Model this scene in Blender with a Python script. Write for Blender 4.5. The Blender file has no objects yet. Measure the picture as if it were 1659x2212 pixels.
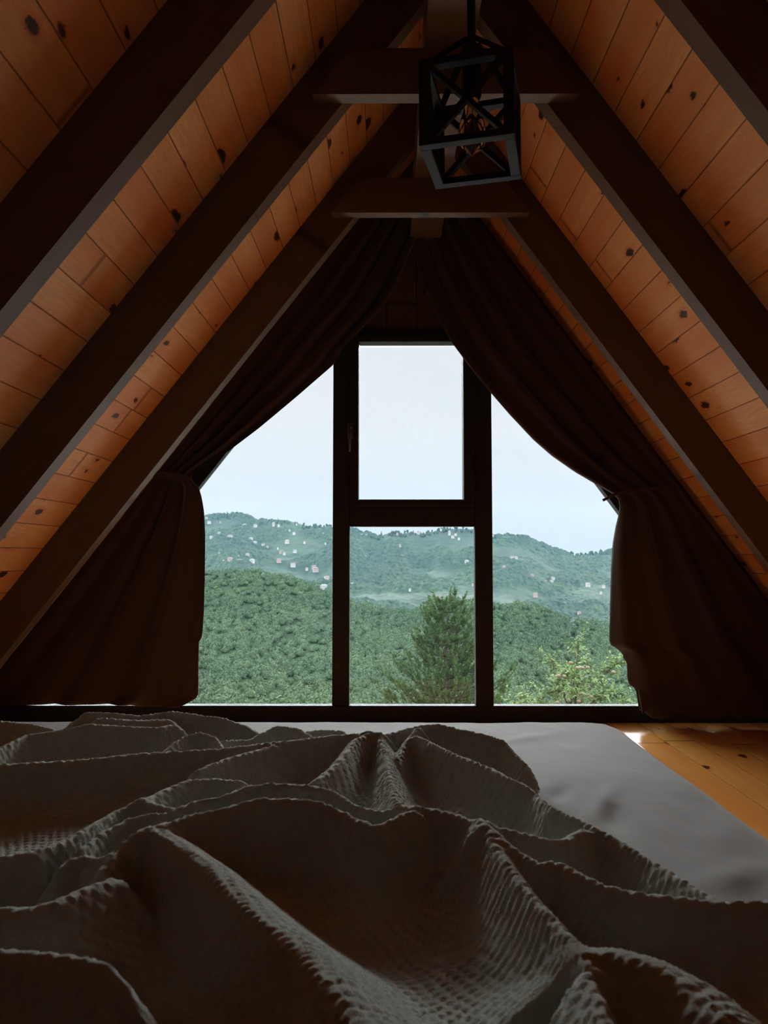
import bpy, bmesh, math, random
import numpy as np
from mathutils import Vector, Matrix

S = bpy.context.scene
COL = S.collection
R = math.radians

# ------------------------------------------------------------------ camera
FPX, W, H = 1650.0, 1659, 2212
CAM_Z = 0.75
PITCH, YAW = math.atan2(1200 - 1106, FPX), math.atan2(5.5, FPX)
cd = bpy.data.cameras.new('camera'); cam = bpy.data.objects.new('camera', cd); COL.objects.link(cam)
cd.sensor_width = 36; cd.sensor_fit = 'AUTO'; cd.lens = 36 * FPX / H
cd.clip_start = .05; cd.clip_end = 20000
cam.location = (0, 0, CAM_Z); cam.rotation_euler = (math.pi / 2 + PITCH, 0, YAW)
cd.dof.use_dof = True; cd.dof.focus_distance = 3.2; cd.dof.aperture_fstop = 11
S.camera = cam
CM = Matrix.Rotation(YAW, 3, 'Z') @ Matrix.Rotation(math.pi / 2 + PITCH, 3, 'X')

def at(px, py, Y):
    """point seen at (px,py) of the photo on the plane at distance Y into the room"""
    d = CM @ Vector(((px - 829.5) / FPX, -(py - 1106) / FPX, -1))
    return Vector((d.x * Y / d.y, Y, CAM_Z + d.z * Y / d.y))

# ------------------------------------------------------------------ world, exposure
S.view_settings.view_transform = 'Standard'; S.view_settings.look = 'None'
S.view_settings.gamma = 1; S.view_settings.use_curve_mapping = False
S.view_settings.exposure = 0.16
S.cycles.use_denoising = True
S.cycles.max_bounces = 10; S.cycles.diffuse_bounces = 6; S.cycles.glossy_bounces = 4
S.cycles.transparent_max_bounces = 16; S.cycles.volume_bounces = 0
S.cycles.sample_clamp_indirect = 4.0

wd = bpy.data.worlds.new('sky'); S.world = wd; wd.use_nodes = True
nt = wd.node_tree; nt.nodes.clear()
def wn(t, **k):
    n = nt.nodes.new(t)
    for a, b in k.items(): setattr(n, a, b)
    return n
tc = wn('ShaderNodeTexCoord'); sx = wn('ShaderNodeSeparateXYZ')
nt.links.new(tc.outputs['Generated'], sx.inputs[0])
rp = wn('ShaderNodeValToRGB'); mp = wn('ShaderNodeMapRange'); mp.inputs[1].default_value = -1; mp.inputs[2].default_value = 1
nt.links.new(sx.outputs['Z'], mp.inputs[0]); nt.links.new(mp.outputs[0], rp.inputs[0])
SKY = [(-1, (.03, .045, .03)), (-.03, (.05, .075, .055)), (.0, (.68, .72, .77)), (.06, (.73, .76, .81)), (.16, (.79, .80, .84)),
       (.272, (.80, .805, .84)), (.302, (54, 54, 54)), (.365, (54, 54, 54)), (.40, (6, 6.1, 6.3)), (1, (6, 6.2, 6.5))]  # very bright band added just above the visible sky to light the room
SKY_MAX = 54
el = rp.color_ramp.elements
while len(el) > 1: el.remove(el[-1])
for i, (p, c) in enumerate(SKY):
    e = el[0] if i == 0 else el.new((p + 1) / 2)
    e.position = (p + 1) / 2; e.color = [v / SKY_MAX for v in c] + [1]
cl = wn('ShaderNodeTexNoise'); cl.inputs['Scale'].default_value = 2.2; cl.inputs['Detail'].default_value = 5
cmap = wn('ShaderNodeMapping'); cmap.inputs['Scale'].default_value = (1, 1, 5)
nt.links.new(tc.outputs['Generated'], cmap.inputs[0]); nt.links.new(cmap.outputs[0], cl.inputs['Vector'])
cr = wn('ShaderNodeValToRGB'); cr.color_ramp.elements[0].position = .35; cr.color_ramp.elements[0].color = (.92, .955, .985, 1)
cr.color_ramp.elements[1].position = .6; cr.color_ramp.elements[1].color = (1, 1, 1, 1)
nt.links.new(cl.outputs['Fac'], cr.inputs[0])
mx = wn('ShaderNodeMix', data_type='RGBA', blend_type='MULTIPLY'); mx.inputs[0].default_value = 1
nt.links.new(rp.outputs[0], mx.inputs[6]); nt.links.new(cr.outputs[0], mx.inputs[7])
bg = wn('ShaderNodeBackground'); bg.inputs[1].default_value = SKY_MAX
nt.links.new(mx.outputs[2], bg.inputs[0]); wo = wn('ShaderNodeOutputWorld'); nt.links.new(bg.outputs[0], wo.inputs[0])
wd.cycles.sampling_method = 'MANUAL'; wd.cycles.sample_map_resolution = 512

# ------------------------------------------------------------------ helpers
class NT:
    def __init__(s, name):
        s.m = bpy.data.materials.new(name); s.m.use_nodes = True; s.t = s.m.node_tree; s.t.nodes.clear()
        s.out = s.n('ShaderNodeOutputMaterial')
    def n(s, t, **k):
        n = s.t.nodes.new(t)
        for a, b in k.items():
            if a.startswith('_'): n.inputs[a[1:].replace('_', ' ')].default_value = b
            else: setattr(n, a, b)
        return n
    def l(s, a, b): s.t.links.new(a, b)
    def val(s, sock, v):
        if hasattr(v, 'is_linked') or hasattr(v, 'links'): s.l(v, sock)
        else: sock.default_value = v
    def math(s, op, a, b=None, c=None):
        n = s.n('ShaderNodeMath', operation=op)
        for i, v in enumerate((a, b, c)):
            if v is not None: s.val(n.inputs[i], v)
        return n.outputs[0]
    def mix(s, f, a, b, mode='MIX'):
        n = s.n('ShaderNodeMix', data_type='RGBA', blend_type=mode)
        for i, v in ((0, f), (6, a), (7, b)):
            if isinstance(v, tuple) and len(v) == 3: v = v + (1,)
            s.val(n.inputs[i], v)
        return n.outputs[2]
    def ramp(s, f, *st):
        n = s.n('ShaderNodeValToRGB'); e = n.color_ramp.elements
        while len(e) > 1: e.remove(e[-1])
        for i, (p, c) in enumerate(st):
            x = e[0] if i == 0 else e.new(p)
            x.position = p; x.color = tuple(c) + (1,) if len(c) == 3 else c
        s.l(f, n.inputs[0]); return n.outputs[0]
    def noise(s, vec, scale, detail=3, rough=.5, dist=0):
        n = s.n('ShaderNodeTexNoise'); n.inputs['Scale'].default_value = scale; n.inputs['Detail'].default_value = detail
        n.inputs['Roughness'].default_value = rough; n.inputs['Distortion'].default_value = dist
        if vec is not None: s.l(vec, n.inputs['Vector'])
        return n.outputs['Fac']
    def bump(s, h, strength=.3, dist=.01):
        n = s.n('ShaderNodeBump'); n.inputs['Strength'].default_value = strength; n.inputs['Distance'].default_value = dist
        s.l(h, n.inputs['Height']); return n.outputs[0]
    def bsdf(s, col, rough=.6, normal=None, spec=.5, **k):
        n = s.n('ShaderNodeBsdfPrincipled')
        if isinstance(col, tuple): col = col + (1,) if len(col) == 3 else col
        s.val(n.inputs['Base Color'], col); s.val(n.inputs['Roughness'], rough)
        n.inputs['Specular IOR Level'].default_value = spec
        for a, b in k.items(): s.val(n.inputs[a.replace('_', ' ')], b)
        if normal is not None: s.l(normal, n.inputs['Normal'])
        return n.outputs[0]
    def done(s, sh): s.l(sh, s.out.inputs[0]); return s.m

def plain(name, col, rough=.6, spec=.5, var=.12, scale=6, bump=0, **k):
    t = NT(name); co = t.n('ShaderNodeTexCoord').outputs['Object']
    f = t.noise(co, scale, 4)
    a = tuple(c * (1 - var) for c in col); b = tuple(min(1, c * (1 + var)) for c in col)
    c = t.mix(f, a, b)
    nm = t.bump(t.noise(co, scale * 12, 3), bump, .005) if bump else None
    return t.done(t.bsdf(c, rough, nm, spec, **k))

def planks(name, w, dark, light, knot, rough=.45, spec=.5, length=3.0, bumps=.5, knots=1.0, groove=.03, coat=0.0):
    """boards: UV in metres, u along the board, v across"""
    t = NT(name); uv = t.n('ShaderNodeUVMap').outputs[0]
    sp = t.n('ShaderNodeSeparateXYZ'); t.l(uv, sp.inputs[0]); u, v = sp.outputs[0], sp.outputs[1]
    vi = t.math('DIVIDE', v, w); idx = t.math('FLOOR', vi); fr = t.math('FRACT', vi)
    wn_ = t.n('ShaderNodeTexWhiteNoise', noise_dimensions='1D'); t.l(idx, wn_.inputs['W']); r1 = wn_.outputs['Value']
    u2 = t.math('ADD', u, t.math('MULTIPLY', r1, 17.3))
    ui = t.math('FLOOR', t.math('DIVIDE', u2, length))
    wn2 = t.n('ShaderNodeTexWhiteNoise', noise_dimensions='2D'); cv = t.n('ShaderNodeCombineXYZ'); t.l(idx, cv.inputs[0]); t.l(ui, cv.inputs[1]); t.l(cv.outputs[0], wn2.inputs['Vector'])
    r2 = wn2.outputs['Value']
    # grain
    gv = t.n('ShaderNodeCombineXYZ'); t.l(t.math('MULTIPLY', u2, 1.1), gv.inputs[0]); t.l(t.math('MULTIPLY', v, 16), gv.inputs[1]); t.l(t.math('MULTIPLY', r2, 30), gv.inputs[2])
    g1 = t.noise(gv.outputs[0], 2.2, 5, .6, 1.4)
    fv = t.n('ShaderNodeCombineXYZ'); t.l(t.math('MULTIPLY', u2, 3), fv.inputs[0]); t.l(t.math('MULTIPLY', v, 150), fv.inputs[1]); t.l(t.math('MULTIPLY', r2, 30), fv.inputs[2])
    g2 = t.noise(fv.outputs[0], 1.5, 4, .6, .3)
    rings = t.math('SINE', t.math('MULTIPLY', g1, 46))
    rings = t.math('MULTIPLY_ADD', rings, .5, .5)
    base = t.mix(r2, dark, light)
    col = t.mix(t.math('MULTIPLY', rings, .34), base, tuple(c * .62 for c in dark), 'MIX')
    col = t.mix(t.math('MULTIPLY', g2, .30), col, tuple(c * .55 for c in dark))
    big = t.noise(gv.outputs[0], .5, 2)
    col = t.mix(t.ramp(big, (.38, (0, 0, 0)), (.72, (.75, .75, .75))), col, (dark[0] * .82, dark[1] * .55, dark[2] * .45))
    # knots
    kv = t.n('ShaderNodeCombineXYZ'); t.l(t.math('MULTIPLY', u2, 4.3), kv.inputs[0]); t.l(t.math('MULTIPLY', v, 1.0 / w * .93), kv.inputs[1])
    wob = t.n('ShaderNodeTexNoise', noise_dimensions='2D'); wob.inputs['Scale'].default_value = 9; t.l(kv.outputs[0], wob.inputs['Vector'])
    wv = t.n('ShaderNodeVectorMath', operation='MULTIPLY_ADD'); t.l(wob.outputs['Color'], wv.inputs[0]); wv.inputs[1].default_value = (.10, .16, 0); t.l(kv.outputs[0], wv.inputs[2])
    vo = t.n('ShaderNodeTexVoronoi', voronoi_dimensions='2D'); vo.inputs['Scale'].default_value = 1; vo.inputs['Randomness'].default_value = 1
    t.l(wv.outputs[0], vo.inputs['Vector'])
    vr = t.n('ShaderNodeSeparateColor'); t.l(vo.outputs['Color'], vr.inputs[0])
    rad = t.math('MULTIPLY', t.math('MULTIPLY', t.math('POWER', vr.outputs[0], 2.5), .20), knots)
    kd = t.math('SUBTRACT', vo.outputs['Distance'], rad)
    k1 = t.ramp(t.math('MULTIPLY_ADD', kd, 5, .5), (.42, (1, 1, 1)), (.60, (0, 0, 0)))
    halo = t.ramp(t.math('MULTIPLY_ADD', kd, 3, .5), (.48, (1, 1, 1)), (.85, (0, 0, 0)))
    gate = t.math('GREATER_THAN', vr.outputs[0], .48)
    k1 = t.math('MULTIPLY', k1, gate); halo = t.math('MULTIPLY', halo, gate)
    col = t.mix(t.math('MULTIPLY', halo, .5), col, (dark[0] * .8, dark[1] * .45, dark[2] * .4))
    col = t.mix(k1, col, knot)
    # grooves
    e = t.math('MINIMUM', fr, t.math('SUBTRACT', 1, fr))
    gr = t.ramp(e, (groove * .35, (0, 0, 0)), (groove, (1, 1, 1)))
    ul = t.math('FRACT', t.math('DIVIDE', u2, length)); ue = t.math('MINIMUM', ul, t.math('SUBTRACT', 1, ul))
    gu = t.ramp(ue, (.0003, (0, 0, 0)), (.0009, (1, 1, 1)))
    gr = t.math('MULTIPLY', gr, gu)
    col = t.mix(gr, (dark[0] * .38, dark[1] * .3, dark[2] * .26), col)
    h = t.math('ADD', t.math('MULTIPLY', gr, 1.0), t.math('MULTIPLY', g2, .05))
    h = t.math('ADD', h, t.math('MULTIPLY', r1, 0.25))
    nm = t.bump(h, bumps, .004)
    rg = t.math('MULTIPLY_ADD', g2, .18, rough - .09)
    return t.done(t.bsdf(col, rg, nm, spec, Coat_Weight=coat, Coat_Roughness=.12))

def tag(o, label=None, cat=None, group=None, kind=None):
    if label: o['label'] = label
    if cat: o['category'] = cat
    if group: o['group'] = group
    if kind: o['kind'] = kind
    return o

def empty(name, loc=(0, 0, 0), rz=0):
    o = bpy.data.objects.new(name, None); o.empty_display_size = .1; COL.objects.link(o)
    o.location = loc; o.rotation_euler.z = rz; return o

def link(name, me, mat=None, parent=None, smooth=False):
    if mat:
        me.materials.clear(); me.materials.append(mat)
    o = bpy.data.objects.new(name, me); COL.objects.link(o)
    if parent: o.parent = parent
    if smooth: me.polygons.foreach_set('use_smooth', [True] * len(me.polygons))
    return o

def mesh_np(name, verts, faces):
    """verts (n,3), faces (m,k) arrays"""
    verts = np.asarray(verts, dtype=np.float32); faces = np.asarray(faces, dtype=np.int32)
    me = bpy.data.meshes.new(name); m, k = faces.shape
    me.vertices.add(len(verts)); me.vertices.foreach_set('co', verts.ravel())
    me.loops.add(m * k); me.loops.foreach_set('vertex_index', faces.ravel())
    me.polygons.add(m); me.polygons.foreach_set('loop_start', np.arange(0, m * k, k, dtype=np.int32))
    me.polygons.foreach_set('loop_total', np.full(m, k, dtype=np.int32))
    me.update(calc_edges=True); return me

def grid_faces(nx, ny):
    i = np.arange(nx - 1)[:, None] * ny + np.arange(ny - 1)[None, :]
    return np.stack([i, i + ny, i + ny + 1, i + 1], -1).reshape(-1, 4)

class MB:
    def __init__(s): s.bm = bmesh.new(); s.uv = s.bm.loops.layers.uv.new('UVMap')
    def box(s, lo, hi, mat=None, bevel=0):
        r = bmesh.ops.create_cube(s.bm, size=1); vs = r['verts']
        lo, hi = Vector(lo), Vector(hi)
        for v in vs: v.co = Vector((lo[i] + (v.co[i] + .5) * (hi[i] - lo[i]) for i in range(3)))
        if bevel: 
            es = list({e for v in vs for e in v.link_edges})
            rr = bmesh.ops.bevel(s.bm, geom=es, offset=bevel, segments=2, affect='EDGES', profile=.6)
            vs = rr['verts'] if rr['verts'] else vs
            vs = list({v for f in rr['faces'] for v in f.verts} | {v for v in vs if v.is_valid})
        if mat: bmesh.ops.transform(s.bm, matrix=mat, verts=vs)
        return s
    def bar(s, a, b, w, h, up=(0, 0, 1), bevel=0):
        """rectangular bar from a to b, w sideways, h along up"""
        a, b = Vector(a), Vector(b); d = (b - a); L = d.length; d.normalize()
        up = Vector(up); sd = d.cross(up).normalized(); u = sd.cross(d).normalized()
        M = Matrix.Identity(4)
        for i in range(3): M[i][0], M[i][1], M[i][2], M[i][3] = d[i], sd[i], u[i], a[i]
        return s.box((0, -w / 2, -h / 2), (L, w / 2, h / 2), M, bevel)
    def prism(s, pts, y0, y1):
        """polygon in (x,z) pulled from y0 to y1"""
        a = [s.bm.verts.new((p[0], y0, p[1])) for p in pts]; b = [s.bm.verts.new((p[0], y1, p[1])) for p in pts]
        s.bm.faces.new(a); s.bm.faces.new(b[::-1]); n = len(pts)
        for i in range(n): s.bm.faces.new((a[i], b[i], b[(i + 1) % n], a[(i + 1) % n]))
        bmesh.ops.recalc_face_normals(s.bm, faces=s.bm.faces); return s
    def tube(s, pts, radii, seg=8):
        pts = [Vector(p) for p in pts]; rings = []
        for i, p in enumerate(pts):
            d = (pts[min(i + 1, len(pts) - 1)] - pts[max(i - 1, 0)]).normalized()
            a = d.cross(Vector((0, 0, 1)) if abs(d.z) < .9 else Vector((1, 0, 0))).normalized(); b = d.cross(a)
            r = radii[i] if hasattr(radii, '__len__') else radii
            rings.append([s.bm.verts.new(p + (a * math.cos(k * 2 * math.pi / seg) + b * math.sin(k * 2 * math.pi / seg)) * r) for k in range(seg)])
        for i in range(len(rings) - 1):
            for k in range(seg): s.bm.faces.new((rings[i][k], rings[i][(k + 1) % seg], rings[i + 1][(k + 1) % seg], rings[i + 1][k]))
        s.bm.faces.new(rings[0][::-1]); s.bm.faces.new(rings[-1]); return s
    def lathe(s, prof, c=(0, 0, 0), seg=24):
        rings = [[s.bm.verts.new((c[0] + r * math.cos(k * 2 * math.pi / seg), c[1] + r * math.sin(k * 2 * math.pi / seg), c[2] + z)) for k in range(seg)] for r, z in prof]
        for i in range(len(rings) - 1):
            for k in range(seg): s.bm.faces.new((rings[i][k], rings[i][(k + 1) % seg], rings[i + 1][(k + 1) % seg], rings[i + 1][k]))
        return s
    def build(s, name, mat, parent=None, smooth=False, uvbox=None):
        if uvbox:
            A, B = Vector(uvbox[0]), Vector(uvbox[1])
            C_ = A.cross(B)
            for f in s.bm.faces:
                n = f.normal if f.normal.length else Vector((0, 0, 1)); f.normal_update(); n = f.normal
                for l in f.loops:
                    co = l.vert.co
                    # across coordinate: the axis (B or C) lying in the face
                    v = co.dot(B) if abs(n.dot(B)) < .7 else co.dot(C_) + 3.3
                    l[s.uv].uv = (co.dot(A), v)
        me = bpy.data.meshes.new(name); s.bm.to_mesh(me); s.bm.free()
        return link(name, me, mat, parent, smooth)

def noise2(x, y, seed=0, oct=4, lac=2.0, gain=.5):
    """value noise on numpy arrays, about 0..1"""
    rs = np.random.RandomState(seed); T = rs.rand(256, 256); out = np.zeros_like(x); a, tot = 1.0, 0
    for o in range(oct):
        xi = np.floor(x).astype(int); yi = np.floor(y).astype(int); fx = x - xi; fy = y - yi
        fx = fx * fx * (3 - 2 * fx); fy = fy * fy * (3 - 2 * fy)
        g = lambda i, j: T[(xi + i) % 256, (yi + j) % 256]
        out += a * ((g(0, 0) * (1 - fx) + g(1, 0) * fx) * (1 - fy) + (g(0, 1) * (1 - fx) + g(1, 1) * fx) * fy)
        tot += a; a *= gain; x = x * lac + 37.1; y = y * lac + 11.7
    return out / tot

# ------------------------------------------------------------------ materials
M_deck = planks('pine_boards_ceiling', .105, (.79, .345, .115), (.90, .46, .17), (.06, .025, .012), rough=.6, spec=.2, length=3.4, bumps=.6, groove=.022, knots=.82)
M_floor = planks('pine_boards_floor', .125, (.78, .36, .085), (.86, .45, .13), (.09, .028, .01), rough=.20, spec=.5, length=2.4, bumps=.10, groove=.010, coat=.35, knots=.55)
M_beam = planks('varnished_beam_wood', .31, (.125, .078, .043), (.16, .10, .055), (.05, .025, .012), rough=.6, spec=.25, length=9, bumps=.15, knots=0.0, groove=.001)
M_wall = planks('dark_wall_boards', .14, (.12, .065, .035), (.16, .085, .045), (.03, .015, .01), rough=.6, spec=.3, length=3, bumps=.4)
M_plaster = plain('pale_plaster', (.66, .64, .60), .9, .2, .05, 3)
M_frame = plain('dark_window_frame', (.022, .018, .016), .6, .2, .1, 9)
M_black = plain('black_lamp_metal', (.012, .011, .010), .65, .1, .1, 20)
M_handle = plain('worn_metal_handle', (.12, .11, .10), .3, .6, .1, 30, Metallic=.8)

def glass_mat():
    t = NT('window_glass')
    tr = t.n('ShaderNodeBsdfTransparent'); tr.inputs[0].default_value = (.97, .99, .985, 1)
    gl = t.n('ShaderNodeBsdfGlossy'); gl.inputs['Roughness'].default_value = 0.01
    fr = t.n('ShaderNodeFresnel'); fr.inputs['IOR'].default_value = 1.45
    mxs = t.n('ShaderNodeMixShader'); t.l(fr.outputs[0], mxs.inputs[0]); t.l(tr.outputs[0], mxs.inputs[1]); t.l(gl.outputs[0], mxs.inputs[2])
    return t.done(mxs.outputs[0])
M_glass = glass_mat()
def bulb_mat():
    t = NT('amber_bulb_glass')
    tr = t.n('ShaderNodeBsdfTransparent'); tr.inputs[0].default_value = (.45, .33, .24, 1)
    gl = t.n('ShaderNodeBsdfGlossy'); gl.inputs['Roughness'].default_value = 0.03
    lw = t.n('ShaderNodeFresnel'); lw.inputs['IOR'].default_value = 1.5
    mxs = t.n('ShaderNodeMixShader'); t.l(lw.outputs[0], mxs.inputs[0]); t.l(tr.outputs[0], mxs.inputs[1]); t.l(gl.outputs[0], mxs.inputs[2])
    return t.done(mxs.outputs[0])
M_bulb = bulb_mat()

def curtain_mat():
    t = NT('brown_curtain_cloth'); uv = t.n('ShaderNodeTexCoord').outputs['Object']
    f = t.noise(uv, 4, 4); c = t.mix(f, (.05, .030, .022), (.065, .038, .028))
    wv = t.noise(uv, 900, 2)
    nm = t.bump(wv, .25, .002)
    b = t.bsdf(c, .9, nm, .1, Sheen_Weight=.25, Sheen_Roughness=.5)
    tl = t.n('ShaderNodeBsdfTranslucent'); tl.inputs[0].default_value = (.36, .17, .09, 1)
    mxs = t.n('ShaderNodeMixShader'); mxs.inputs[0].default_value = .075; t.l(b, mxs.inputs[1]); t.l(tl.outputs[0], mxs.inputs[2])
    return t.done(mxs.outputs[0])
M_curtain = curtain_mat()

def sheet_mat():
    t = NT('grey_cotton_sheet'); co = t.n('ShaderNodeTexCoord').outputs['Object']
    c = t.mix(t.noise(co, 3, 4), (.108, .100, .090), (.128, .119, .107))
    h = t.math('ADD', t.math('MULTIPLY', t.noise(co, 700, 2), .4), t.noise(co, 30, 3))
    return t.done(t.bsdf(c, .85, t.bump(h, .12, .004), .15, Sheen_Weight=.2))
M_sheet = sheet_mat()
def wool_mat():
    t = NT('grey_green_knit_wool'); co = t.n('ShaderNodeTexCoord').outputs['Object']
    c = t.mix(t.noise(co, 60, 4), (.27, .30, .265), (.44, .48, .425))
    h = t.math('ADD', t.noise(co, 420, 3, .7), t.math('MULTIPLY', t.noise(co, 1400, 2), .5))
    return t.done(t.bsdf(c, .95, t.bump(h, .7, .004), .05, Sheen_Weight=.6, Sheen_Roughness=.45, Sheen_Tint=(.85, .9, .82, 1)))
M_wool = wool_mat()

# ------------------------------------------------------------------ the attic shell
D = 3.5                                           # gable wall
XR, ZR = 0.178, CAM_Z + 1.70                      # point where the two rows of rafter undersides would meet
SL, SR = 1.285, 1.372                             # roof slopes, left and right
RT, RW = .14, .06                                 # rafter depth and width
aL, aR = math.atan(SL), math.atan(SR)
def roof_left(x, off=0): return ZR - SL * (XR - x) + off / math.cos(aL)
def roof_right(x, off=0): return ZR - SR * (x - XR) + off / math.cos(aR)
def xl(z, off=0): return XR - (ZR + off / math.cos(aL) - z) / SL
def xr_(z, off=0): return XR + (ZR + off / math.cos(aR) - z) / SR
def apex(off):
    l, r = ZR + off / math.cos(aL), ZR + off / math.cos(aR)
    x = XR + (r - l) / (SL + SR); return (x, l + SL * (x - XR))
YB = -1.3
# floor
f = MB(); f.box((xl(0, RT) - .06, YB - .1, -.05), (xr_(0, RT) + .06, D + .12, 0))
fl = f.build('floor', M_floor, uvbox=((0, 1, 0), (1, 0, 0))); tag(fl, kind='structure')
# ceiling: the two boarded slopes
c = MB(); ap, ap2 = apex(RT), apex(RT + .035)
c.prism([(xl(-.03, RT), -.03), ap, ap2, (xl(-.03, RT + .035), -.03)], YB - .05, D + .12)
c.prism([(xr_(-.03, RT), -.03), (xr_(-.03, RT + .035), -.03), ap2, ap], YB - .05, D + .12)
c.bm.normal_update()
for fc in c.bm.faces:
    left = fc.calc_center_median().x < ap[0]
    for l in fc.loops:
        co = l.vert.co
        s_ = (Vector((co.x, co.z)) - Vector(ap)).length
        l[c.uv].uv = (co.y, s_ + (0 if left else 7.38))
ce = c.build('ceiling', M_deck); tag(ce, kind='structure')

# window outline on the gable wall
LS = (at(462, 1015, D), SL); RS_ = (at(1303, 1064, D), SR)
def wl(z, off=0): return LS[0].x + (z - LS[0].z) / SL - off / math.sin(aL)     # inner edge of left slanted stile
def wr(z, off=0): return RS_[0].x - (z - RS_[0].z) / SR + off / math.sin(aR)
zp = lambda py: at(835, py, D).z
xp = lambda px: at(px, 1200, D).x
ST = .07
z_head = zp(742) + .06
# far gable wall round the window opening
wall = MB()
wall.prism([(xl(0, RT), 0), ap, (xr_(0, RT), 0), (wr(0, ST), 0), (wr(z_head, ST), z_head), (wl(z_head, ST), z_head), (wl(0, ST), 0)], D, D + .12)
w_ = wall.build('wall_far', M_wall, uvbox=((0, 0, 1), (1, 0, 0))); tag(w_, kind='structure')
wb = MB(); wb.prism([(xl(0, RT), 0), ap, (xr_(0, RT), 0)], YB - .05, YB)
tag(wb.build('wall_back', M_plaster, uvbox=((0, 0, 1), (1, 0, 0))), kind='structure')

# window: frame, sash, panes
win = empty('window_1', (0, D, 0)); tag(win, kind='structure')
y0, y1 = -.02, .032                                 # relative to the wall face
def wbox(mb, x0, x1, z0, z1, ya=y0, yb=y1, bv=.004): mb.box((x0, ya, z0), (x1, yb, z1), None, bv)
ZB = zp(1523)
fr = MB()
wbox(fr, wl(0, ST) , wr(0, ST), 0.0, ZB)                                   # bottom rail
wbox(fr, xp(719), xp(755.5), ZB, z_head)                                   # left mullion
wbox(fr, xp(1025), xp(1063), ZB, z_head)                                   # right mullion
wbox(fr, xp(755.5), xp(1025), zp(1138), zp(1096))                          # transom
wbox(fr, wl(z_head, ST), wr(z_head, ST), zp(728), z_head)                  # head
fr.prism([(wl(ZB, ST), ZB), (wl(z_head, ST), z_head), (wl(z_head), z_head), (wl(ZB), ZB)], y0, y1)
fr.prism([(wr(ZB, ST), ZB), (wr(ZB), ZB), (wr(z_head), z_head), (wr(z_head, ST), z_head)], y0, y1)
fr.build('frame', M_frame, win)
sa = MB()                                           # opening sash holding the upper pane
X0, X1, Z0, Z1 = xp(755.5) , xp(1025), zp(1096), zp(728)
px0, px1, pz0, pz1 = xp(775), xp(1000.5), zp(1080), zp(744)
for b in ((X0, px0, Z0, Z1), (px1, X1, Z0, Z1), (px0, px1, Z0, pz0), (px0, px1, pz1, Z1)): wbox(sa, *b, ya=-.045, yb=.03, bv=.006)
sash = sa.build('sash', M_frame, win)
h = MB(); hz = zp(935); hx = xp(757)
h.box((hx - .014, -.056, hz - .035), (hx + .014, -.045, hz + .035), None, .003)
h.tube([(hx, -.05, hz + .012), (hx, -.085, hz + .012), (hx, -.09, hz - .02), (hx, -.09, hz - .10)], [.007, .007, .007, .006], 10)
hd = h.build('handle', M_handle, sash, True); hd['label'] = 'slim metal handle on the sash'
def pane(pts):
    p = MB(); p.prism(pts, .014, .020); return p.build('pane', M_glass, win)
pane([(px0 - .006, pz0 - .006), (px1 + .006, pz0 - .006), (px1 + .006, pz1 + .006), (px0 - .006, pz1 + .006)])
pane([(xp(755.5) - .004, ZB - .004), (xp(1025) + .004, ZB - .004), (xp(1025) + .004, zp(1138) + .004), (xp(755.5) - .004, zp(1138) + .004)])
zt = z_head - .02
pane([(wl(ZB) - .01, ZB - .004), (xp(719) + .004, ZB - .004), (xp(719) + .004, zt), (min(wl(zt), xp(719)) - .004, zt)] if wl(zt) < xp(719) else
     [(wl(ZB) - .01, ZB - .004), (xp(719) + .004, ZB - .004), (xp(719) + .004, LS[0].z + SL * (xp(719) - LS[0].x))])
pane([(xp(1063) - .004, ZB - .004), (wr(ZB) + .01, ZB - .004), (max(wr(zt), xp(1063)) + .004, zt), (xp(1063) - .004, zt)] if wr(zt) > xp(1063) else
     [(xp(1063) - .004, ZB - .004), (wr(ZB) + .01, ZB - .004), (xp(1063) - .004, RS_[0].z - SR * (xp(1063) - RS_[0].x))])

# ------------------------------------------------------------------ rafters, collars, ridge beam
RD = [1.49, 2.14, 2.89]
tags_l = ['nearest rafter on the left slope, crossing the upper left corner', 'middle rafter on the left slope with a pale grey lit underside',
          'farthest rafter on the left slope, its thin edge beside the left curtain']
tags_r = ['nearest rafter on the right slope, at the upper right corner', 'middle rafter on the right slope with a greyish lit underside',
          'farthest rafter on the right slope, beside the right curtain']
for i, y in enumerate(RD):
    a0, a1 = apex(0), apex(RT)
    b = MB(); b.prism([(xl(0.0, 0), 0.0), (a0[0], a0[1]), (a1[0], a1[1]), (xl(0.0, RT), 0.0)], y, y + RW)
    d = Vector((math.cos(aL), 0, math.sin(aL)))
    o = b.build('rafter', M_beam, uvbox=(d, (0, 1, 0))); tag(o, tags_l[i], 'rafter', 'rafters under the roof boards')
    b = MB(); b.prism([(xr_(0.0, 0), 0.0), (xr_(0.0, RT), 0.0), (a1[0], a1[1]), (a0[0], a0[1])], y, y + RW)
    d = Vector((-math.cos(aR), 0, math.sin(aR)))
    o = b.build('rafter', M_beam, uvbox=(d, (0, 1, 0))); tag(o, tags_r[i], 'rafter', 'rafters under the roof boards')
ZC = CAM_Z + 1.306
ct = ['nearer collar beam joining the middle pair of rafters, behind the lantern', 'farther collar beam joining the last pair of rafters above the curtains']
for i, y in enumerate(RD[1:]):
    b = MB(); zt_ = ZC + .135
    b.prism([(xl(ZC, RT - .075), ZC), (xr_(ZC, RT - .075), ZC), (xr_(zt_, RT - .075), zt_), (xl(zt_, RT - .075), zt_)], y - .046, y - .001)
    o = b.build('collar_beam', M_beam, uvbox=((1, 0, 0), (0, 1, 0))); tag(o, ct[i], 'beam', 'collar beams across the rafters')
b = MB(); b.box((XR - .07, YB, ZC + .136), (XR + .07, D, ZC + .27), None, .003)
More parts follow.
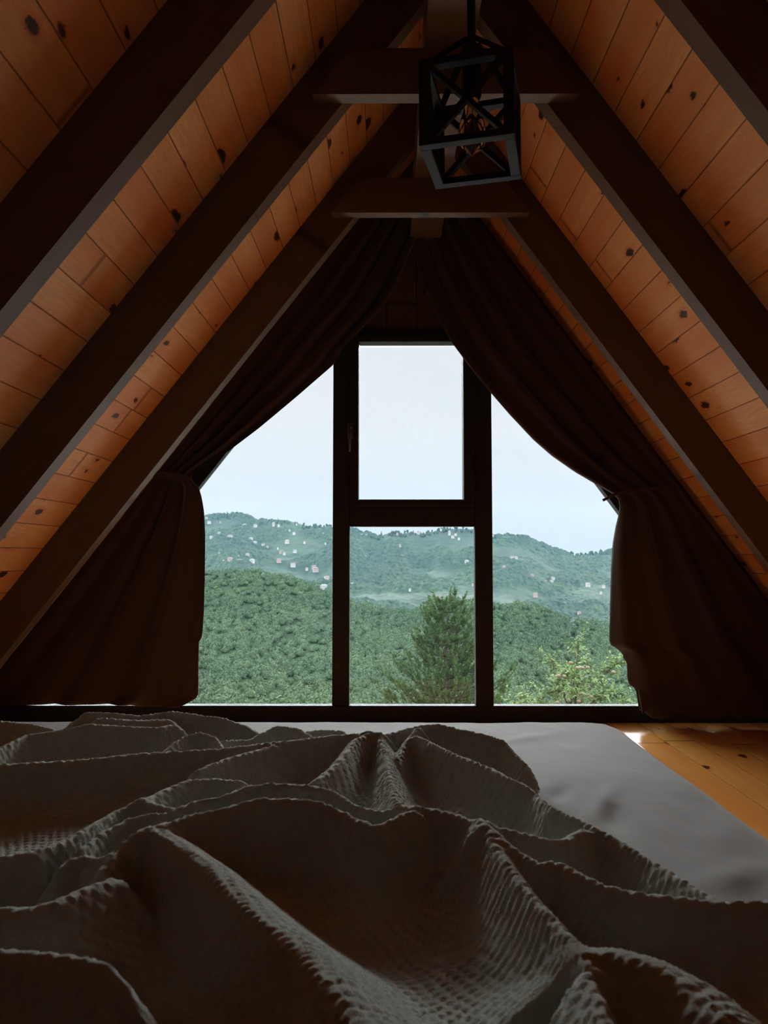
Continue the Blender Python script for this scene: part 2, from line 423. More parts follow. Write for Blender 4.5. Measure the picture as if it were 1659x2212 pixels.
o = b.build('ridge_beam', M_beam, uvbox=((0, 1, 0), (1, 0, 0))); tag(o, 'ridge beam running to the window wall on top of the collar beams', 'beam')

# ------------------------------------------------------------------ lantern
LY = 1.56; LX = at(1020, 330, LY).x; LZ = CAM_Z + .822; LS_, LH, BT = .19, .165, .021
lan = empty('lantern', (LX, LY, LZ), R(-14)); tag(lan, 'black metal cage lantern with crossed side bars hanging from the ridge beam', 'lamp')
hb = LS_ / 2 - BT / 2
for nm, z in (('bottom_frame', 0), ('top_frame', LH)):
    m = MB()
    for sgn in (-1, 1):
        m.box((-LS_ / 2, sgn * hb - BT / 2, z), (LS_ / 2, sgn * hb + BT / 2, z + .014), None, .0015)
        m.box((sgn * hb - BT / 2, -hb + BT / 2, z), (sgn * hb + BT / 2, hb - BT / 2, z + .014), None, .0015)
    m.build(nm, M_black, lan)
for sx_ in (-1, 1):
    for sy_ in (-1, 1):
        m = MB(); m.box((sx_ * hb - BT / 2, sy_ * hb - BT / 2, .014), (sx_ * hb + BT / 2, sy_ * hb + BT / 2, LH), None, .0015); m.build('post', M_black, lan)
for k in range(4):
    Rm = Matrix.Rotation(k * math.pi / 2, 3, 'Z')
    e = hb - BT / 2
    m = MB()
    m.bar(Rm @ Vector((-e, hb, .014)), Rm @ Vector((e, hb, LH)), .017, .010)
    m.bar(Rm @ Vector((e, hb, .014)), Rm @ Vector((-e, hb, LH)), .012, .012)
    m.build('cross_brace', M_black, lan)
m = MB()
for k in range(4):
    q = Matrix.Rotation(k * math.pi / 2, 3, 'Z') @ Vector((hb, hb, LH + .007)); m.bar(q, (q.x * .12, q.y * .12, LH + .10), .010, .010)
m.build('top_arms', M_black, lan)
ztop = ZC + .136 - LZ
m = MB(); m.tube([(0, 0, LH + .085), (0, 0, ztop - .02)], .009, 12); m.build('hanging_rod', M_black, lan, True)
m = MB(); m.lathe([(0, ztop - .035), (.03, ztop - .034), (.052, ztop - .012), (.052, ztop), (0, ztop)]); m.build('ceiling_cup', M_black, lan, True)
m = MB(); m.lathe([(0, LH + .09), (.016, LH + .09), (.02, LH + .07), (.02, LH - .02), (.017, LH - .025), (0, LH - .025)]); m.build('socket', M_black, lan, True)
m = MB(); zb = LH - .025
m.lathe([(.013, zb), (.014, zb - .012), (.022, zb - .04), (.029, zb - .065), (.030, zb - .085), (.024, zb - .105), (.012, zb - .117), (.004, zb - .121), (.0015, zb - .126), (0, zb - .127)])
bu = m.build('bulb', M_bulb, lan, True); bu['label'] = 'clear amber filament bulb'
m = MB()
for k in range(6):
    a = k * math.pi / 3
    m.tube([(.004 * math.cos(a), .004 * math.sin(a), zb), (.010 * math.cos(a), .010 * math.sin(a), zb - .09)], .0008, 5)
m.build('filament', M_handle, bu)

# ------------------------------------------------------------------ curtains
def interp_poly(pts, y):
    ys = [p[1] for p in pts]; xs = [p[0] for p in pts]
    return float(np.interp(y, ys, xs))
def curtain(name, inner, side, tie, seed, label):
    """inner: photo outline of the free edge, top to bottom, measured on the curtain plane"""
    YC = D - .09
    rows = []
    n_v, n_u = 150, 90
    ys = np.linspace(inner[0][1], inner[-1][1], n_v)
    root = empty(name, (0, YC, 0)); tag(root, label, 'curtain', 'curtains at the gable window')
    V = []
    rs = np.random.RandomState(seed)
    ph = rs.rand(6) * 6.28
    for j, py in enumerate(ys):
        p_in = at(interp_poly(inner, py), py, YC); z = max(p_in.z, .012)
        xo = xl(z, RT - .003) if side < 0 else xr_(z, .095)
        t_tie = (py - tie) / 500.0
        for i in range(n_u):
            s = i / (n_u - 1)                 # 0 outer edge at the roof, 1 free edge
            x = xo + (p_in.x - xo) * s
            amp = .011 + .008 * s
            amp *= (1 - .55 * math.exp(-((py - tie) / 60.0) ** 2))
            wv = math.sin(s * 26 + ph[0] + .8 * math.sin(py * .006 + ph[1])) + .5 * math.sin(s * 47 + ph[2] + py * .004)
            y = amp * wv * (.35 + .65 * min(1, 3 * s)) - .018 * math.exp(-((py - tie) / 90.0) ** 2) * s
            if s > .88 and py > tie: y += ((s - .88) / .12) ** 2 * .016 * min(1, (py - tie) / 60)
            hem = np.clip((py - inner[-1][1] + 60) / 60, 0, 1)
            if side < 0:
                z2 = z + hem * .012 * np.clip((.82 - s) / .04, 0, 1)
            else:
                z2 = z - hem * .024 * np.clip((.985 - s) / .03, 0, 1)
            V.append((x, y, max(z2, .007)))
    me = mesh_np('cloth', V, grid_faces(n_v, n_u))
    o = link('cloth', me, M_curtain, root, True)
    so = o.modifiers.new('thickness', 'SOLIDIFY'); so.thickness = .0025; so.offset = 0
    return root
in_l = [(915, 470), (880, 560), (855, 620), (825, 667), (780, 714), (741, 754), (719, 790), (640, 858), (560, 925), (495, 975), (455, 1000), (425, 1019), (414, 1032),
        (422, 1043), (431, 1054), (436, 1075), (440, 1105), (442, 1150), (442, 1250), (441, 1320), (438, 1370), (437, 1376), (431, 1385), (430, 1440), (430, 1498), (424, 1508), (405, 1519), (383, 1528)]
in_r = [(880, 470), (905, 590), (940, 680), (975, 742), (1000, 776), (1030, 815), (1059, 850), (1100, 897), (1150, 950), (1190, 985), (1240, 1020), (1298, 1054), (1320, 1066), (1333, 1077),
        (1337, 1092), (1337, 1105), (1332, 1135), (1327, 1175), (1325, 1230), (1323, 1330), (1322, 1388), (1324, 1394), (1336, 1402), (1350, 1412), (1353, 1428), (1360, 1432), (1361, 1470), (1365, 1482), (1378, 1490), (1380, 1500), (1384, 1525), (1386, 1538)]
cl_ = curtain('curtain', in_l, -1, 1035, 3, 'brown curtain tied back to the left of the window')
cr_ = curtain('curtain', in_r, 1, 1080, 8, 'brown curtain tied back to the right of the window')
def strap(root, pts, w):
    m = MB(); q = [at(px, py, D - .12 + dy) - Vector((0, D - .09, 0)) for px, py, dy in pts]
    for a, b in zip(q[:-1], q[1:]): m.bar(a, b, .006, w, (0, 0, 1), .001)
    o = m.build('tieback', M_curtain, root); o['label'] = 'tieback strap of the same brown cloth'
strap(cl_, [(408, 1036, .02), (380, 1030, -.01), (330, 1022, -.01), (270, 1015, .02)], .03)
strap(cr_, [(1302, 1081, -.01), (1332, 1066, -.015), (1380, 1060, -.01), (1450, 1050, .02)], .012)
# turned-out hem at the bottom of the right curtain
q = [at(px, py, D - .13) - Vector((0, D - .09, 0)) for px, py in ((1379, 1488), (1398, 1496), (1419, 1520), (1404, 1528), (1387, 1541))]
m = MB(); vs = [m.bm.verts.new(p) for p in q]; m.bm.faces.new(vs); fo = m.build('folded_corner', M_curtain, cr_)
fo.modifiers.new('t', 'SOLIDIFY').thickness = .003; fo['label'] = 'turned-out lower corner catching light'

# ------------------------------------------------------------------ mattress under a fitted sheet
MZ = .25; MX0, MX1, MY0, MY1 = -1.22, .705, .20, 2.37
def mattress():
    nx, ny = 260, 280; r = .055
    us = np.linspace(-1, 1, nx); vs = np.linspace(-1, 1, ny)
    def edge(t, lo, hi):                      # t -1..1 runs over side wall, rounded edge, top
        half = (hi - lo) / 2; arc = math.pi / 2 * r; wallh = MZ - r; L = half - r + arc + wallh
        s = np.abs(t) * L; flat = half - r
        x = np.where(s < flat, s, np.where(s < flat + arc, flat + r * np.sin((s - flat) / r), half))
        dz = np.where(s < flat, 0, np.where(s < flat + arc, r * (1 - np.cos((s - flat) / r)), r + (s - flat - arc)))
        return np.sign(t) * x + (hi + lo) / 2, dz
    tx = np.sign(us) * np.abs(us) ** .9; ty = np.sign(vs) * np.abs(vs) ** .9
    X, dx = edge(tx, MX0, MX1); Y, dy = edge(ty, MY0, MY1)
    XX, YY = np.meshgrid(X, Y, indexing='ij'); DZ = np.maximum.outer(dx, np.zeros(ny)); DZ = np.sqrt(np.minimum(dx[:, None] ** 2 + dy[None, :] ** 2, (MZ + .0) ** 2))
    # pull the corners round
    cx, cy = XX - (MX0 + MX1) / 2, YY - (MY0 + MY1) / 2; hx, hy = (MX1 - MX0) / 2, (MY1 - MY0) / 2
    kx = np.clip((np.abs(cx) - (hx - .12)) / .12, 0, 1); ky = np.clip((np.abs(cy) - (hy - .12)) / .12, 0, 1)
    pull = .035 * kx * ky
    XX = XX - np.sign(cx) * pull; YY = YY - np.sign(cy) * pull
    top = np.clip(1 - DZ / .05, 0, 1)
    Z = MZ - DZ
    Z += top * (.010 * (noise2(XX * 3, YY * 3, 5, 3) - .5) + .004 * (noise2(XX * 14, YY * 9, 6, 3) - .5))
    # creases spreading from the blanket edge
    for (ax, ay, bx, by, hgt, wd_) in ((.36, 1.42, .52, 1.74, .007, .022), (.42, 1.40, .45, 1.58, -.008, .02), (.33, 1.56, .40, 1.72, -.007, .022), (.46, 1.16, .62, 1.28, .006, .03), (.50, 1.02, .56, 1.22, -.006, .03),
                                     (.2, 2.0, .5, 2.2, .004, .03), (.55, 1.3, .66, 1.5, .004, .035)):
        d = np.array([bx - ax, by - ay]); L2 = d @ d
        t = np.clip(((XX - ax) * d[0] + (YY - ay) * d[1]) / L2, 0, 1)
        dd = np.hypot(XX - ax - t * d[0], YY - ay - t * d[1])
        Z += top * hgt * np.exp(-(dd / wd_) ** 2) * np.sin(np.pi * np.clip(t, .05, .95))
    Z = np.maximum(Z, 0.004)
    return mesh_np('mattress', np.stack([XX, YY, Z], -1).reshape(-1, 3), grid_faces(nx, ny)[:, ::1])
mo = link('mattress', mattress(), M_sheet, None, True)
tag(mo, 'wide low mattress on the wooden floor under a plain grey fitted sheet', 'mattress')

# ------------------------------------------------------------------ knitted blanket in folds
# crest lines: (photo x, photo y, distance); the height over the mattress follows
CREST = [
 (.050, .040, [(-140, 1553, 1.99), (0, 1561, 1.99), (60, 1566, 1.98), (110, 1577, 1.95)]),
 (.040, .040, [(140, 1582, 1.88), (160, 1562, 1.91), (185, 1541, 1.93), (250, 1543, 1.93), (300, 1549, 1.92), (350, 1542, 1.93), (372, 1539, 1.93), (420, 1546, 1.93), (480, 1553, 1.92), (530, 1572, 1.89), (556, 1588, 1.86)]),
 (.040, .060, [(-60, 1650, 1.62), (0, 1622, 1.70), (60, 1592, 1.78), (150, 1578, 1.81), (190, 1568, 1.83), (240, 1571, 1.83), (290, 1575, 1.825), (345, 1576, 1.825), (372, 1570, 1.85)]),
 (.07, .06, [(215, 1555, 1.88), (290, 1560, 1.88), (360, 1558, 1.88)]),
 (.035, .030, [(350, 1630, 1.66), (400, 1591, 1.74), (430, 1583, 1.755), (460, 1592, 1.74), (480, 1622, 1.68)]),
 (.040, .035, [(475, 1603, 1.79), (540, 1602, 1.80), (565, 1588, 1.83), (600, 1571, 1.87), (640, 1575, 1.86), (676, 1597, 1.82)]),
 (.035, .030, [(665, 1582, 1.90), (700, 1579, 1.91), (740, 1580, 1.91), (748, 1592, 1.88)]),
 (.050, .050, [(-140, 1672, 1.42), (0, 1656, 1.45), (150, 1648, 1.48), (300, 1632, 1.53), (480, 1621, 1.57), (600, 1607, 1.62), (720, 1592, 1.68), (800, 1588, 1.70)]),
 (.045, .05, [(430, 1668, 1.45), (500, 1640, 1.52), (590, 1616, 1.60)]),
 (.045, .060, [(690, 1690, 1.42), (735, 1655, 1.50), (775, 1600, 1.65), (800, 1590, 1.69), (820, 1592, 1.69)]),
 (.040, .050, [(815, 1592, 1.69), (828, 1630, 1.58), (838, 1690, 1.42), (850, 1740, 1.30)]),
 (.045, .045, [(830, 1592, 1.72), (870, 1580, 1.74), (905, 1571, 1.77), (945, 1567, 1.78), (1000, 1580, 1.74), (1050, 1590, 1.72), (1082, 1601, 1.72), (1120, 1635, 1.66), (1142, 1662, 1.62), (1156, 1682, 1.60)]),
 (.040, .045, [(905, 1574, 1.72), (880, 1612, 1.65), (860, 1650, 1.56)]),
 (.045, .040, [(900, 1592, 1.66), (930, 1607, 1.60), (975, 1630, 1.52), (1040, 1655, 1.44), (1110, 1690, 1.36), (1150, 1706, 1.33), (1190, 1745, 1.25), (1225, 1760, 1.22), (1280, 1785, 1.18), (1330, 1810, 1.14), (1405, 1850, 1.08), (1480, 1900, 1.01), (1562, 1951, .95)]),
 (.05, .05, [(310, 1737, 1.26), (360, 1710, 1.32), (410, 1690, 1.37), (465, 1688, 1.38), (520, 1692, 1.36)]),
 (.04, .05, [(-60, 1868, 1.03), (0, 1858, 1.05), (75, 1845, 1.07), (150, 1820, 1.12), (200, 1790, 1.17), (260, 1755, 1.24), (300, 1740, 1.26), (340, 1745, 1.25), (380, 1757, 1.21)]),
 (.035, .035, [(175, 1840, 1.07), (225, 1800, 1.13), (280, 1772, 1.17), (325, 1761, 1.18), (375, 1757, 1.17)]),
 (.045, .055, [(375, 1757, 1.14), (430, 1735, 1.16), (490, 1725, 1.17), (540, 1700, 1.20), (600, 1697, 1.20), (675, 1702, 1.20), (720, 1715, 1.19), (750, 1740, 1.17), (790, 1754, 1.155), (830, 1760, 1.15), (855, 1746, 1.15), (895, 1748, 1.15), (930, 1753, 1.145), (980, 1765, 1.12), (1040, 1790, 1.08)]),
 (.050, .05, [(225, 1892, .96), (260, 1845, 1.00), (320, 1806, 1.03), (400, 1770, 1.07), (500, 1746, 1.10), (560, 1730, 1.115), (620, 1729, 1.12), (690, 1736, 1.12), (740, 1760, 1.11), (785, 1790, 1.08)]),
 (.035, .035, [(135, 1880, 1.02), (155, 1861, 1.035), (185, 1853, 1.04), (215, 1868, 1.02), (228, 1890, .99)]),
 (.045, .05, [(1040, 1790, 1.08), (1080, 1796, 1.09), (1130, 1806, 1.09), (1180, 1820, 1.09), (1225, 1822, 1.10), (1262, 1800, 1.16)]),
 (.055, .05, [(1040, 1790, 1.07), (1080, 1820, 1.03), (1120, 1850, 1.0), (1165, 1875, .97), (1200, 1868, .975), (1240, 1890, .95), (1300, 1920, .92), (1400, 1940, .895), (1500, 1950, .88), (1560, 1957, .87), (1659, 1956, .865), (1780, 1950, .86)]),
 (.05, .05, [(785, 1790, 1.08), (820, 1795, 1.075), (860, 1770, 1.10), (895, 1757, 1.12)]),
 (.05, .05, [(1040, 1792, 1.06), (1065, 1830, 1.01), (1100, 1885, .94), (1140, 1940, .88), (1190, 1995, .82), (1230, 2050, .77), (1270, 2100, .73), (1300, 2160, .68), (1330, 2250, .62)]),
 (.05, .11, [(330, 1806, 1.02), (370, 1830, .99), (420, 1870, .95), (470, 1920, .90), (520, 1970, .85), (580, 2020, .80), (640, 2070, .76), (690, 2130, .71), (740, 2190, .67), (790, 2260, .62)]),
 (.085, .06, [(-160, 1985, .82), (0, 1970, .84), (60, 1975, .84), (140, 1950, .865), (200, 1922, .90), (240, 1908, .925)]),
 (.055, .06, [(-120, 2080, .72), (0, 2065, .74), (100, 2075, .735), (200, 2090, .725)]),
 (.10, .11, [(1330, 2075, .75), (1400, 2095, .73), (1480, 2140, .70), (1560, 2215, .65)]),
]
def blanket():
    pitch = .0025
    x = np.arange(-1.16, .70, pitch); y = np.arange(.50, 2.26, pitch)
    # coarse fold field, then interpolated to the fine grid
    cx = np.arange(-1.16, .71, .008); cy = np.arange(.50, 2.27, .008)
    CX, CY = np.meshgrid(cx, cy, indexing='ij')
    acc = np.full_like(CX, 0.0); K = 110.0
    base = .004 + .022 * noise2(CX * 4 + 3, CY * 4, 21, 3) * np.clip((2.3 - CY) / .5, .4, 1)
    acc = np.exp(K * base * 1.0)
    for wn_, wf, pts in CREST:
        lin = wn_ > .2
        P = [at(px, py, d) for px, py, d in pts]
        best = np.full_like(CX, 1e9); hh = np.zeros_like(CX); sg = np.zeros_like(CX)
        for a, b in zip(P[:-1], P[1:]):
            dx, dy = b.x - a.x, b.y - a.y; L2 = dx * dx + dy * dy + 1e-9
            t = np.clip(((CX - a.x) * dx + (CY - a.y) * dy) / L2, 0, 1)
            ex, ey = CX - a.x - t * dx, CY - a.y - t * dy; d2 = ex * ex + ey * ey
            m = d2 < best
            best = np.where(m, d2, best); hh = np.where(m, a.z + t * (b.z - a.z) - MZ, hh); sg = np.where(m, ey, sg)
        dd = np.sqrt(best); far = sg > 0
        w = np.where(far, wf, wn_)
        hgt = (hh - .002) * np.where(far, np.exp(-(dd / w) ** 1.9), np.clip(1 - dd / w, 0, 1) if lin else np.exp(-(dd / (w * .62)) ** 1.15))
        acc = acc + np.exp(K * hgt) - 1 * 0
    nl = len(CREST) + 1
    Hc = np.log(acc - (nl - 1) * 1.0 + 0.0 + 1e-6 + 0 * acc) / K
    # blanket outline on the bed
    bp = [(-140, 2.06), (110, 2.04), (150, 2.02), (372, 2.02), (480, 2.0), (556, 1.94), (640, 1.94), (700, 1.97), (752, 1.95), (800, 1.80), (860, 1.82), (945, 1.855), (1055, 1.79), (1095, 1.775), (1130, 1.69), (1160, 1.635), (1166, 1.59), (1155, 1.52), (1150, 1.43), (1166, 1.37), (1206, 1.285), (1242, 1.245), (1345, 1.165), (1420, 1.095), (1495, 1.03), (1580, .965), (1700, .93), (1950, .92)]
    poly = [(at(px, 1700, d).x, d) for px, d in bp] + [(.69, .90), (.69, .45), (-1.2, .45), (-1.2, 2.2)]
    inside = np.zeros(CX.shape, bool); ed = np.full(CX.shape, 1e9)
    n = len(poly)
    for i in range(n):
        (ax, ay), (bx, by) = poly[i], poly[(i + 1) % n]
        cond = ((ay > CY) != (by > CY)) & (CX < (bx - ax) * (CY - ay) / (by - ay + 1e-12) + ax); inside ^= cond
        dx, dy = bx - ax, by - ay; t = np.clip(((CX - ax) * dx + (CY - ay) * dy) / (dx * dx + dy * dy + 1e-12), 0, 1)
        ed = np.minimum(ed, np.hypot(CX - ax - t * dx, CY - ay - t * dy))
    sd = np.where(inside, ed, -ed)
    e = np.clip(sd / .035, 0, 1); e = np.sqrt(np.maximum(1 - (1 - e) ** 2, 0))
    Hc = .010 + (Hc - .010) * e
    def up(F):                                            # bilinear to the fine grid
        fx = (x - cx[0]) / .008; fy = (y - cy[0]) / .008
        ix = np.clip(fx.astype(int), 0, len(cx) - 2); iy = np.clip(fy.astype(int), 0, len(cy) - 2)
        tx = (fx - ix)[:, None]; ty = (fy - iy)[None, :]
        return (F[np.ix_(ix, iy)] * (1 - tx) + F[np.ix_(ix + 1, iy)] * tx) * (1 - ty) + (F[np.ix_(ix, iy + 1)] * (1 - tx) + F[np.ix_(ix + 1, iy + 1)] * tx) * ty
    Hh = up(Hc)
    k = np.array([1, 4, 6, 4, 1.]) / 16
    for ax_ in (0, 1):
        Hh = sum(k[j] * np.roll(Hh, j - 2, ax_) for j in range(5))
    SD = up(sd)
    X, Y = np.meshgrid(x, y, indexing='ij')
    gx, gy = np.gradient(Hh, pitch); nn = np.stack([-gx, -gy, np.ones_like(Hh)], -1); nn /= np.linalg.norm(nn, axis=-1, keepdims=True)
    # knit: columns of V stitches, the columns run along the bed and follow the slope
    A = np.cumsum(np.sqrt(1 + gy ** 2), 1) * pitch; B = np.cumsum(np.sqrt(1 + np.clip(gx, -1.2, 1.2) ** 2), 0) * pitch
    B = B * .35 + X * .65; A = A * .5 + Y * .5
    wob = .006 * (noise2(X * 9, Y * 9, 31, 2) - .5)
    th = .5; U = B * math.cos(th) + A * math.sin(th) + wob; Vv = -B * math.sin(th) + A * math.cos(th) + wob
    p = .0155
    cfr = U / p - np.floor(U / p); v_ = np.abs(cfr - .5) * 2
    st = .5 + .5 * np.sin(2 * np.pi * (Vv / (p * .8) + v_ * .6))
    disp = .0026 * (.6 + .8 * noise2(X * 25, Y * 25, 43, 2)) * (st ** .8) * (1 - .6 * np.clip((v_ - .75) * 4, 0, 1)) + .0008 * np.cos(2 * np.pi * U / p)
    disp += .0012 * (noise2(X * 160, Y * 160, 41, 2) - .5)
    P = np.stack([X, Y, MZ + .006 + Hh], -1) + nn * disp[..., None]
    F = grid_faces(len(x), len(y)); keep = (SD.reshape(-1)[F] > 0).all(1); F = F[keep]
    used = np.unique(F); rm = np.full(X.size, -1, np.int32); rm[used] = np.arange(len(used))
    return mesh_np('knitted_blanket', P.reshape(-1, 3)[used], rm[F])
bl = link('knitted_blanket', blanket(), M_wool, None, True)
tag(bl, 'grey green knitted wool blanket heaped in folds on the mattress', 'blanket')

# ------------------------------------------------------------------ outdoors: ground and hills
OUT = .77
low = lambda c: tuple(v * OUT for v in c)
def leaf_mat(name, ca, cb, sc=.12, trans=.25, rough=.75):
    t = NT(name); g = t.n('ShaderNodeNewGeometry')
    ca, cb = low(ca), low(cb)
    f = t.noise(g.outputs['Position'], sc, 3)
    f = t.ramp(f, (.35, (0, 0, 0)), (.68, (1, 1, 1)))
    c = t.mix(f, ca, cb)
    ri = g.outputs['Random Per Island']
    c = t.mix(t.math('MULTIPLY', ri, .5), c, tuple(v * .55 for v in ca))
    b = t.bsdf(c, rough, None, .25)
    tl = t.n('ShaderNodeBsdfTranslucent'); t.l(c, tl.inputs[0])
    ms = t.n('ShaderNodeMixShader'); ms.inputs[0].default_value = trans; t.l(b, ms.inputs[1]); t.l(tl.outputs[0], ms.inputs[2])
    return t.done(ms.outputs[0])
M_forest = leaf_mat('broadleaf_forest', (.024, .056, .024), (.041, .079, .032), .035)
M_pine = leaf_mat('pine_needles', (.028, .062, .018), (.048, .088, .026), 1.2)
M_apple_leaf = leaf_mat('apple_leaves', (.07, .12, .035), (.13, .18, .065), 1.5)
M_bark = plain('rough_bark', low((.035, .03, .023)), .9, .2, .3, 8, .4)
M_twig = plain('dark_green_brown_twigs', (.016, .018, .010), .9, .1, .2, 8)
M_apple = plain('ripening_apples', low((.085, .058, .036)), .55, .15, .3, 20)

def hill_mat():
    t = NT('far_hillside_woods'); g = t.n('ShaderNodeNewGeometry').outputs['Position']
    n1 = t.noise(g, .006, 4); n2 = t.noise(g, .035, 4, .6); n3 = t.noise(g, .16, 3)
    c = t.mix(t.ramp(n1, (.42, (0, 0, 0)), (.62, (1, 1, 1))), (.010, .023, .013), (.021, .039, .018))
    c = t.mix(t.ramp(n2, (.40, (0, 0, 0)), (.75, (.8, .8, .8))), c, (.032, .054, .024))
    c = t.mix(t.math('MULTIPLY', t.ramp(n3, (.42, (1, 1, 1)), (.58, (0, 0, 0))), .75), c, (.004, .010, .006))
    return t.done(t.bsdf(t.mix(1.0, c, (OUT, OUT, OUT), 'MULTIPLY'), .9, None, .1))
M_hill = hill_mat()
M_soil = plain('forest_floor', low((.014, .032, .013)), .95, .1, .3, .05)
def ground_mat():
    t = NT('rough_grass'); g = t.n('ShaderNodeNewGeometry').outputs['Position']
    c = t.mix(t.noise(g, .8, 5), (.02, .03, .012), (.04, .055, .02)); return t.done(t.bsdf(c, .95, None, .1))
M_grass = ground_mat()

def prof(px, pts): return np.interp(px, [p[0] for p in pts], [p[1] for p in pts])
NEAR = [(-2500, 1300), (-600, 1290), (100, 1275), (400, 1240), (440, 1236), (510, 1229), (560, 1233), (620, 1245), (680, 1263), (719, 1281), (757, 1297), (783, 1300), (804, 1308), (823, 1316), (857, 1315), (878, 1319), (909, 1313), (930, 1303), (950, 1299), (994, 1295),
        (1023, 1297), (1065, 1304), (1126, 1303), (1151, 1305), (1177, 1314), (1205, 1324), (1222, 1332), (1235, 1342), (1243, 1337), (1268, 1339), (1293, 1344), (1321, 1347), (1400, 1362), (1900, 1330), (4200, 1310)]
FARP = [(-2500, 1150), (-500, 1110), (200, 1140), (400, 1126), (440, 1117), (470, 1111), (510, 1110), (535, 1113), (545, 1119), (560, 1125), (590, 1125), (620, 1124), (640, 1127), (660, 1134), (700, 1136), (719, 1137), (757, 1143), (775, 1149), (790, 1151), (815, 1158), (830, 1153), (850, 1149), (870, 1151),
        (885, 1148), (905, 1153), (935, 1147), (950, 1141), (1000, 1140), (1023, 1141), (1066, 1156), (1080, 1157), (1110, 1156), (1135, 1159), (1160, 1169), (1195, 1186), (1220, 1191), (1240, 1198), (1260, 1195), (1300, 1192), (1323, 1190), (1400, 1181), (2200, 1150), (4200, 1120)]
def near_surf(px, s):
    """s 0 bottom .. 1 crest .. 1.4 behind it; returns x, y, z of the hillside (tree tops)"""
    nz = noise2(px * .012, s * 5 + 2, 77, 3)
    dc = 560 + 60 * np.sin(px * .004 + 1) + 50 * (noise2(px * .006, px * 0 + 3, 78, 2) - .5)
    d = 200 + (dc - 200) * s
    yc = prof(px, NEAR)
    ss = np.clip(s, 0, 1)
    py = 1640 + (yc - 1640) * ss ** .85
    # side gullies
    gul = np.sin(px * .021 + 5 * s + 1.5 * np.sin(px * .009)) * 9 + (nz - .5) * 26
    py = py + gul * np.sin(np.pi * ss) * np.clip((1 - ss) * 3, 0, 1)
    z = CAM_Z - (py - 1200) / FPX * d - np.maximum(s - 1, 0) * 160
    return (px - 835) / FPX * d, d, z
def far_surf(px, s):
    dc = 2250 + 120 * np.sin(px * .005); d = 900 + (dc - 900) * s
    yc = prof(px, FARP); ss = np.clip(s, 0, 1)
    py = 1450 + (yc - 1450) * ss ** .9
    rel = np.sin(px * .016 + 6 * ss + 1.3 * np.sin(px * .007 + 2)) * 7 + (noise2(px * .012, ss * 7, 91, 4) - .5) * 34
    py = py + rel * np.sin(np.pi * ss) * np.clip((1 - ss) * 4, 0, 1)
    z = CAM_Z - (py - 1200) / FPX * d - np.maximum(s - 1, 0) * 700
    return (px - 835) / FPX * d, d, z
# added pale reflector under the window, unseen, bouncing skylight up to the ceiling
M_bounce = plain('pale_reflector', (.78, .77, .75), .5, .4, .05, 2)
pr = MB()
pr.prism([(-2.6, -.10), (2.8, -.10), (2.8, -.14), (-2.6, -.14)], 0, 3.6)
for i in range(13):
    pr.box((-2.6 + i * .45 - .012, 0, -.10), (-2.6 + i * .45 + .012, 3.6, -.075))
po = pr.build('bounce_panel', M_bounce); po.location = (0, D + .14, -.02); po.rotation_euler.x = -math.atan(.24); tag(po, kind='structure')
# near hill ground (below the crowns)
pxs = np.concatenate([np.linspace(-2500, 300, 60), np.linspace(320, 1480, 180), np.linspace(1520, 4200, 60)]); ss = np.linspace(0, 1.5, 90)
PX, SS = np.meshgrid(pxs, ss, indexing='ij'); x, y, z = near_surf(PX, SS)
o = link('wooded_hill', mesh_np('wooded_hill', np.stack([x, y, z - 1.9], -1).reshape(-1, 3), grid_faces(len(pxs), len(ss))), M_soil, None, True); tag(o, kind='structure')
# yard slope below the house down to that hill
gx = np.linspace(-120, 120, 60); gy = np.linspace(3.9, 230, 90); GX, GY = np.meshgrid(gx, gy, indexing='ij')
GZ = np.interp(GY, [3.9, 22, 205, 260], [-3.2, -6.8, -56, -62]) + .3 * (noise2(GX * .2, GY * .2, 8, 3) - .5)
o = link('ground', mesh_np('ground', np.stack([GX * (1 + GY / 25), GY, GZ], -1).reshape(-1, 3), grid_faces(60, 90)), M_grass, None, True); tag(o, kind='structure')
# far hillside with its woods in relief
pxs = np.concatenate([np.linspace(-2500, 0, 60, endpoint=False), np.linspace(0, 330, 130, endpoint=False), np.linspace(330, 1450, 1000), np.linspace(1460, 4200, 120)]); ss = np.concatenate([np.linspace(0.15, 1.03, 520), np.linspace(1.05, 1.5, 12)])
PX, SS = np.meshgrid(pxs, ss, indexing='ij'); x, y, z = far_surf(PX, SS)
def domes(x, y, cell, seed):
    rs = np.random.RandomState(seed); T = rs.rand(256, 256, 3); best = np.zeros_like(x)
    xi = np.floor(x / cell).astype(int); yi = np.floor(y / cell).astype(int)
    for i in (-1, 0, 1):
        for j in (-1, 0, 1):
            t = T[(xi + i) % 256, (yi + j) % 256]
            d = np.hypot(x / cell - xi - i - t[..., 0], y / cell - yi - j - t[..., 1]) / (.55 + .35 * t[..., 2])
            best = np.maximum(best, (.5 + .5 * t[..., 2]) * np.sqrt(np.maximum(1 - d * d, 0)))
    return best
wood = noise2(x * .008, y * .008, 55, 3); wood = np.clip((wood - .36) * 5, .12, 1)
bump_ = domes(x, y, 9.0, 61) * 10 * wood + domes(x + 4, y, 22, 62) * 7 * np.clip(wood - .3, 0, 1)
inview = ((PX > 300) & (PX < 1470))
o = link('far_hill', mesh_np('far_hill', np.stack([x, y, z + bump_ - 3], -1).reshape(-1, 3), grid_faces(len(pxs), len(ss))), M_hill, None, True); tag(o, kind='structure')

